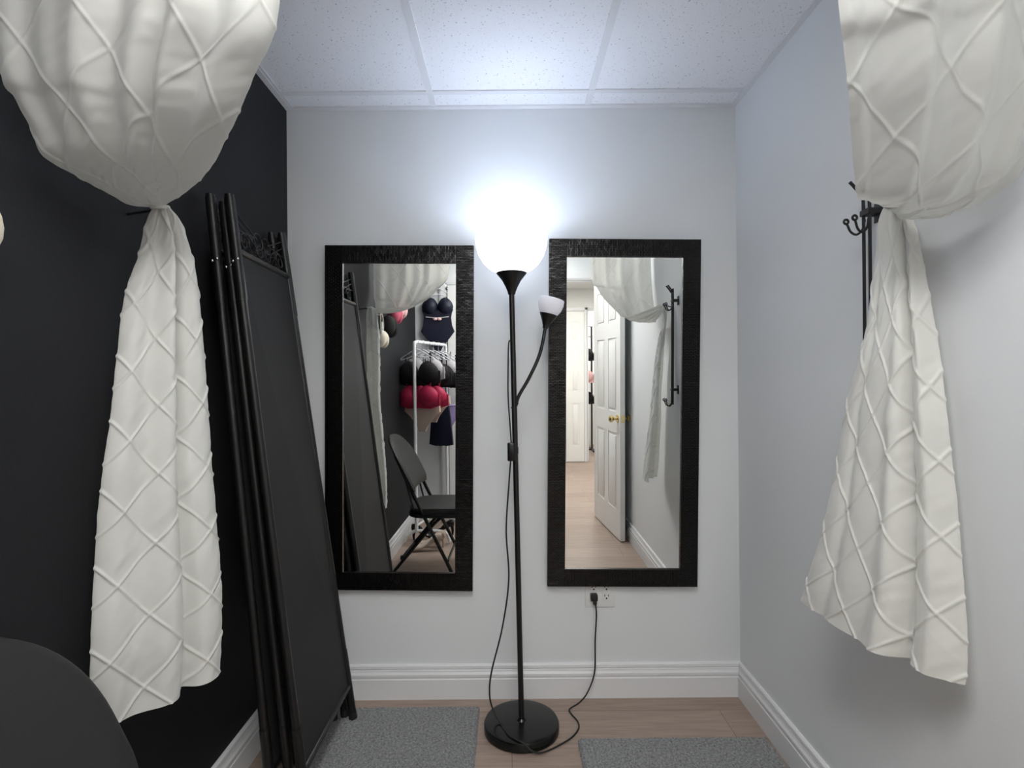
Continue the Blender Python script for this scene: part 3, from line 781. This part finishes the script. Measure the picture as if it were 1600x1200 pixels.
def panties(loc, rz, m, label, s=1.0, group=None, name='panties'):
    t = garment_root(name, loc, label, 'underwear', group, rz)
    n = 14; out = []
    for k in range(n+1):
        q = k/n; out.append((-.13*s+.26*s*q, -.006*math.sin(PI*q)))
    low = [(.135*s, -.055*s), (.085*s, -.085*s), (.045*s, -.135*s), (.026*s, -.19*s), (-.026*s, -.19*s), (-.045*s, -.135*s), (-.085*s, -.085*s), (-.135*s, -.055*s)]
    b = MB(); b.prism([V3(x, -.010+.0, z) for x, z in out+low], (0, .020, 0), bev=.006); b.build('body', m, t)
    b = MB(); b.tube([V3(-.131*s, 0, -.002), V3(0, .012, -.010), V3(.131*s, 0, -.002)], .0055, 8, 6); b.tube([V3(-.131*s, 0, -.002), V3(0, -.012, -.006), V3(.131*s, 0, -.002)], .0055, 8, 6); b.build('waistband', m, t)
    return t

def wall_hook(loc, label, nrm=1, name='wall_hook'):
    t = thing(name, loc, label, 'hook', 'small hooks on the black wall')
    b = MB(); b.lathe([(0, 0), (.013, 0), (.012, .004), (0, .004)], (0, 0, 0), 16, Matrix.Rotation(PI/2, 4, 'Y')); b.build('plate', M['white_metal'], t)
    b = MB(); b.tube([V3(.002, 0, 0), V3(.028, 0, -.006), V3(.040, 0, .002), V3(.044, 0, .014)], .003, 8, 5); b.build('peg', M['white_metal'], t)
    return t
# cream bra on the near end of the black wall, its cups nested into a heart, seen at the left edge of the frame
def side_bra(Y, zc, m, label, s, name='bra', sp=.0):
    t = garment_root(name, (XL, Y, zc), label, 'bra')
    for k, sd in enumerate((-1, 1)):
        b = MB(); b.ball((.038+.020*0, sd*.030*s, 0), .048*s, (.78, .82, 1.15), 20, Matrix.Rotation(sd*R(22), 4, 'X')); b.build('cup', m, t)
    for sd in (-1, 1):
        b = MB(); b.tube([V3(.040, sd*.034*s, .045*s), V3(.042, sd*.038*s, .09*s), V3(.040, sd*.026*s, .14*s), V3(.038, 0, .155*s)], .0028, 6, 6); b.build('strap', m, t)
    b = MB(); b.tube([V3(.03, -.04*s, -.01), V3(.012, -.02*s, -.045*s), V3(.012, .02*s, -.045*s), V3(.03, .04*s, -.01)], .008, 8, 5); b.build('band', m, t)
    return t
side_bra(.823, 1.505, M['cl_cream'], 'cream bra hanging on the black wall at the left edge, beside the curtain', 1.05)
wall_hook((XL, .823, 1.662), 'small hook holding the cream bra on the black wall')
hg = hanger((XL+.042, .823, 1.667), R(80), M['clear'], 'clear hanger above the cream bra at the left edge', w=.11)
t = side_bra(.62, 1.60, M['cl_black'], 'black bra hanging on the black wall behind the cream one', 1.35)
wall_hook((XL, .62, 1.80), 'small hook holding the black bra on the black wall')
t = side_bra(.43, 1.70, M['cl_pink'], 'rose pink bra hanging high on the black wall', 1.2)
wall_hook((XL, .43, 1.885), 'small hook holding the rose pink bra')
t = side_bra(.28, 1.755, M['cl_lightpink'], 'pale pink bra hanging high on the black wall beside the rose pink one', 1.25)
wall_hook((XL, .28, 1.945), 'small hook holding the pale pink bra')

# corset on the front wall
cs = garment_root('bodysuit', (-.675, YF+.014, 1.56), 'navy padded bodysuit with a pink bow hanging on the wall behind the camera', 'bodysuit')
for sd in (-1, 1):
    b = MB(); cup(b, sd*.068, .29, .070, .065, 1, sd*.5); b.build('cup', M['cl_navy'], cs)
    b = MB(); b.tube([V3(sd*.10, .01, .35), V3(sd*.105, .008, .41), V3(sd*.07, .006, .455)], .004, 6, 5); b.build('strap', M['cl_navy'], cs)
out = [(-.135, .27), (-.11, .20), (-.125, .13), (-.145, .08), (-.10, .02), (-.05, -.03), (-.02, -.09), (.02, -.09), (.05, -.03), (.10, .02), (.145, .08), (.125, .13), (.11, .20), (.135, .27), (0, .25)]
b = MB(); b.prism([V3(x, .0, z) for x, z in out], (0, .03, 0), bev=.008); b.build('body', M['cl_navy'], cs)
b = MB(); b.tube([V3(-.10, .033, .205), V3(0, .038, .195), V3(.10, .033, .205)], .005, 8, 5)
b.build('lace_band', M['cl_greylace'], cs)
b = MB(); b.ball((-.018, .040, .185), .02, (1, .4, .6), 12); b.ball((.018, .040, .185), .02, (1, .4, .6), 12); tag(b.build('bow', M['cl_lightpink'], cs), 'pink bow')
hanger((-.675, YF+.020, 2.065), 0, M['white_metal'], 'white hanger above the navy bodysuit on the wall behind the camera', w=.26)

# ------------------------------------------------------------------ clothes rack with its load
ra, rb = V3(-.755, .20, 0), V3(-.600, -.385, 0)
rk = thing('clothes_rack', tuple((ra+rb)/2), 'white tubular clothes rack loaded with lingerie, by the black wall', 'clothes rack')
TZ = 1.52
d = (rb-ra).normalized()
b = MB(); b.tube([ra+V3(0, 0, .10), ra+V3(0, 0, 1.0), ra+V3(0, 0, TZ-.05), ra+d*.015+V3(0, 0, TZ-.012), ra+d*.05+V3(0, 0, TZ), (ra+rb)/2+V3(0, 0, TZ), rb-d*.05+V3(0, 0, TZ), rb-d*.015+V3(0, 0, TZ-.012), rb+V3(0, 0, TZ-.05), rb+V3(0, 0, 1.0), rb+V3(0, 0, .10)], .0125, 14, 6)
wpart(b, 'rail', M['white_metal'], rk)
for p in (ra, rb):
    b = MB(); b.tube([p+V3(-.09, 0, .02), p+V3(-.075, 0, .06), p+V3(-.03, 0, .09), p+V3(0, 0, .10), p+V3(.14, 0, .10), p+V3(.22, 0, .085), p+V3(.25, 0, .02)], .0115, 12, 6); wpart(b, 'foot', M['white_metal'], rk)
b = MB(); b.tube([ra+V3(0, 0, .14), rb+V3(0, 0, .14)], .009, 10, 1); wpart(b, 'lower_bar', M['white_metal'], rk)
items = [('cl_black', 'bra', 'black lace bra on the near end of the white rack'), ('cl_greylace', 'bra', 'grey lace bra, second along the white rack'), ('cl_black', 'bra', 'black bra in the middle of the white rack, behind the grey lace one'),
         ('cl_black', 'bra', 'black bra on the white rack between the crimson pieces'), ('cl_greylace', 'bra', 'grey lace bra near the far end of the white rack'), ('cl_black', 'bra', 'black bra at the far end of the white rack')]
ang = math.atan2(d.y, d.x)
for i, (mk, kd, lb) in enumerate(items):
    q = ra.lerp(rb, .07+.168*i)+V3(0, 0, TZ+.000)
    hanger(tuple(q), ang+PI/2+.12*math.sin(i*2.1), M['clear'], 'clear hanger with '+lb.split(' on the')[0].split(' in the')[0].split(', second')[0].split(' near the')[0].split(' at the')[0]+', '+['nearest the mirrors','second along the rack','third along the rack','fourth along the rack','fifth along the rack','farthest along the rack'][i], w=.27, group='hangers on the white rack')
    bra(tuple(q+V3(.012, 0, -.05)), ang+PI/2+.12*math.sin(i*2.1), M[mk], lb, 1.18, strap=.05 if mk == 'cl_greylace' else .08+.006*i)
lower = [(.05, 1.24, 'bra', 'cl_crimson', 'crimson bra clipped below the black bras on the white rack', 1.12), (.33, 1.23, 'bra', 'cl_crimson', 'crimson bra deeper in the white rack, behind the front crimson one', 1.1),
         (.14, 1.05, 'panties', 'cl_beige', 'beige satin panties hanging lowest at the near end of the white rack', 1.1), (.47, 1.10, 'panties', 'cl_beige', 'beige satin panties in the middle of the white rack', 1.1)]
for (k, z, kd, mk, lb, s) in lower:
    q = ra.lerp(rb, k)+V3(.02, 0, z)
    if kd == 'bra': bra(tuple(q), ang+PI/2, M[mk], lb, s, strap=.03)
    else: panties(tuple(q), ang+PI/2, M[mk], lb, s)
# navy slip and lilac panties at the far end
q = ra.lerp(rb, .66)+V3(.035, 0, .90)
sl = garment_root('slip', tuple(q), 'short navy slip hanging low in the middle of the white rack', 'slip', rz=ang+PI/2)
b = MB(); b.prism([V3(x, -.012, z) for x, z in ((-.07, .12), (.07, .12), (.085, 0), (.105, -.20), (.05, -.212), (0, -.206), (-.05, -.214), (-.105, -.20), (-.085, 0))], (0, .024, 0), bev=.006); b.build('body', M['cl_navy'], sl)
for sd in (-1, 1):
    b = MB(); b.tube([V3(sd*.05, 0, .12), V3(sd*.045, 0, .25), V3(sd*.02, 0, .33)], .003, 6, 5); b.build('strap', M['cl_navy'], sl)
panties(tuple(ra.lerp(rb, .86)+V3(.035, 0, 1.02)), ang+PI/2, M['cl_lilac'], 'lilac panties at the far end of the white rack', 1.15)

# ------------------------------------------------------------------ shoes under the rack
def shoe(loc, rz, m, label, group, name='high_heel_shoe'):
    """local x: heel (0) to toe (.24)"""
    t = thing(name, loc, label, 'shoe', group, rz)
    pr_ = [(0, .022, .075, .125), (.03, .028, .068, .128), (.07, .027, .050, .105), (.11, .026, .028, .062), (.15, .034, .012, .046), (.19, .037, .006, .044), (.22, .028, .006, .036), (.245, .006, .010, .022)]
    b = MB(); rings = []
    for (x, w, z0, z1) in pr_:
        rings.append([b.bm.verts.new(V3(x, w*math.cos(2*PI*k/12), (z0+z1)/2+(z1-z0)/2*math.sin(2*PI*k/12))) for k in range(12)])
    for A, B in zip(rings, rings[1:]):
        for k in range(12): b.bm.faces.new((A[k], A[(k+1) % 12], B[(k+1) % 12], B[k]))
    b.bm.faces.new(rings[0][::-1]); b.bm.faces.new(rings[-1])
    b.build('upper', m, t)
    b = MB(); b.tube([V3(.02, 0, .085), V3(.012, 0, .04), V3(.014, 0, .001)], .015, 10, 4, taper=(1, .45)); b.build('heel', m, t)
    return t
shoe((-.81, .10, 0), R(4), M['shoe_black'], 'black patent heel on the floor under the rack, nearer the black wall', 'black heels under the white rack')
shoe((-.50, -.02, 0), R(176), M['shoe_black'], 'black patent heel on the floor under the rack, toe toward the black wall', 'black heels under the white rack')
shoe((-.545, .345, 0), R(175), M['shoe_beige'], 'beige heel on the floor in front of the rack foot, toe toward the black wall', 'beige heels before the white rack')
shoe((-.53, .275, 0), R(186), M['shoe_beige'], 'beige heel on the floor in front of the rack foot, farther from the mirrors', 'beige heels before the white rack')

# ------------------------------------------------------------------ a few garments glimpsed through the far opening
for i, (z, mk, lb) in enumerate(((1.75, 'cl_black', 'black bra hanging in the far shop room, topmost'), (1.42, 'cl_lightpink', 'pale pink bra hanging in the far shop room'), (1.10, 'cl_black', 'black bra hanging low in the far shop room'))):
    bra((1.30, HY0-.82, z), R(5), M[mk], lb, 1.2)
sr = thing('clothes_stand', (1.30, HY0-1.0, 0), 'black clothes stand in the far shop room beyond the hall', 'clothes stand')
b = MB(); b.tube([(0, 0, .02), (0, 0, 1.9)], .014, 12, 1); b.build('pole', M['black_metal'], sr)
b = MB(); b.tube([(-.22, 0, .015), (.22, 0, .015)], .012, 10, 1); b.tube([(0, -.22, .015), (0, .22, .015)], .012, 10, 1); b.build('foot', M['black_metal'], sr)
b = MB()
for z in (1.9, 1.75, 1.42, 1.10): b.tube([(-.15, 0, z), (0, .0, z), (0, .10, z+.0)], .006, 8, 1)
b.build('arm', M['black_metal'], sr)

# ------------------------------------------------------------------ lights
def point(name, loc, e, col, r=.03):
    l = bpy.data.lights.new(name, 'POINT'); l.energy = e; l.color = col; l.shadow_soft_size = r
    o = bpy.data.objects.new(name, l); COL.objects.link(o); o.location = loc; return o
pb = point('lamp_bulb_light', cz+Vector((0, 0, .080)), 1.45, (.60, .73, 1.0), .025)
w = bpy.data.worlds.new('World'); scn.world = w; w.use_nodes = True
w.node_tree.nodes['Background'].inputs[0].default_value = (.9, .95, 1, 1); w.node_tree.nodes['Background'].inputs[1].default_value = .05

# ------------------------------------------------------------------ camera
cam = bpy.data.cameras.new('Camera'); co = bpy.data.objects.new('Camera', cam); COL.objects.link(co)
cam.sensor_width = 36; cam.sensor_fit = 'HORIZONTAL'; cam.lens = F/1600*36
cam.shift_x = 5/1600; cam.shift_y = 3/1600; cam.clip_start = .02
co.location = (0, 0, CH); co.rotation_euler = (R(90), ROLL, 0)
scn.camera = co
vs = scn.view_settings; vs.view_transform = 'Standard'; vs.look = 'None'; vs.gamma = 1; vs.use_curve_mapping = False; vs.exposure = 0.93
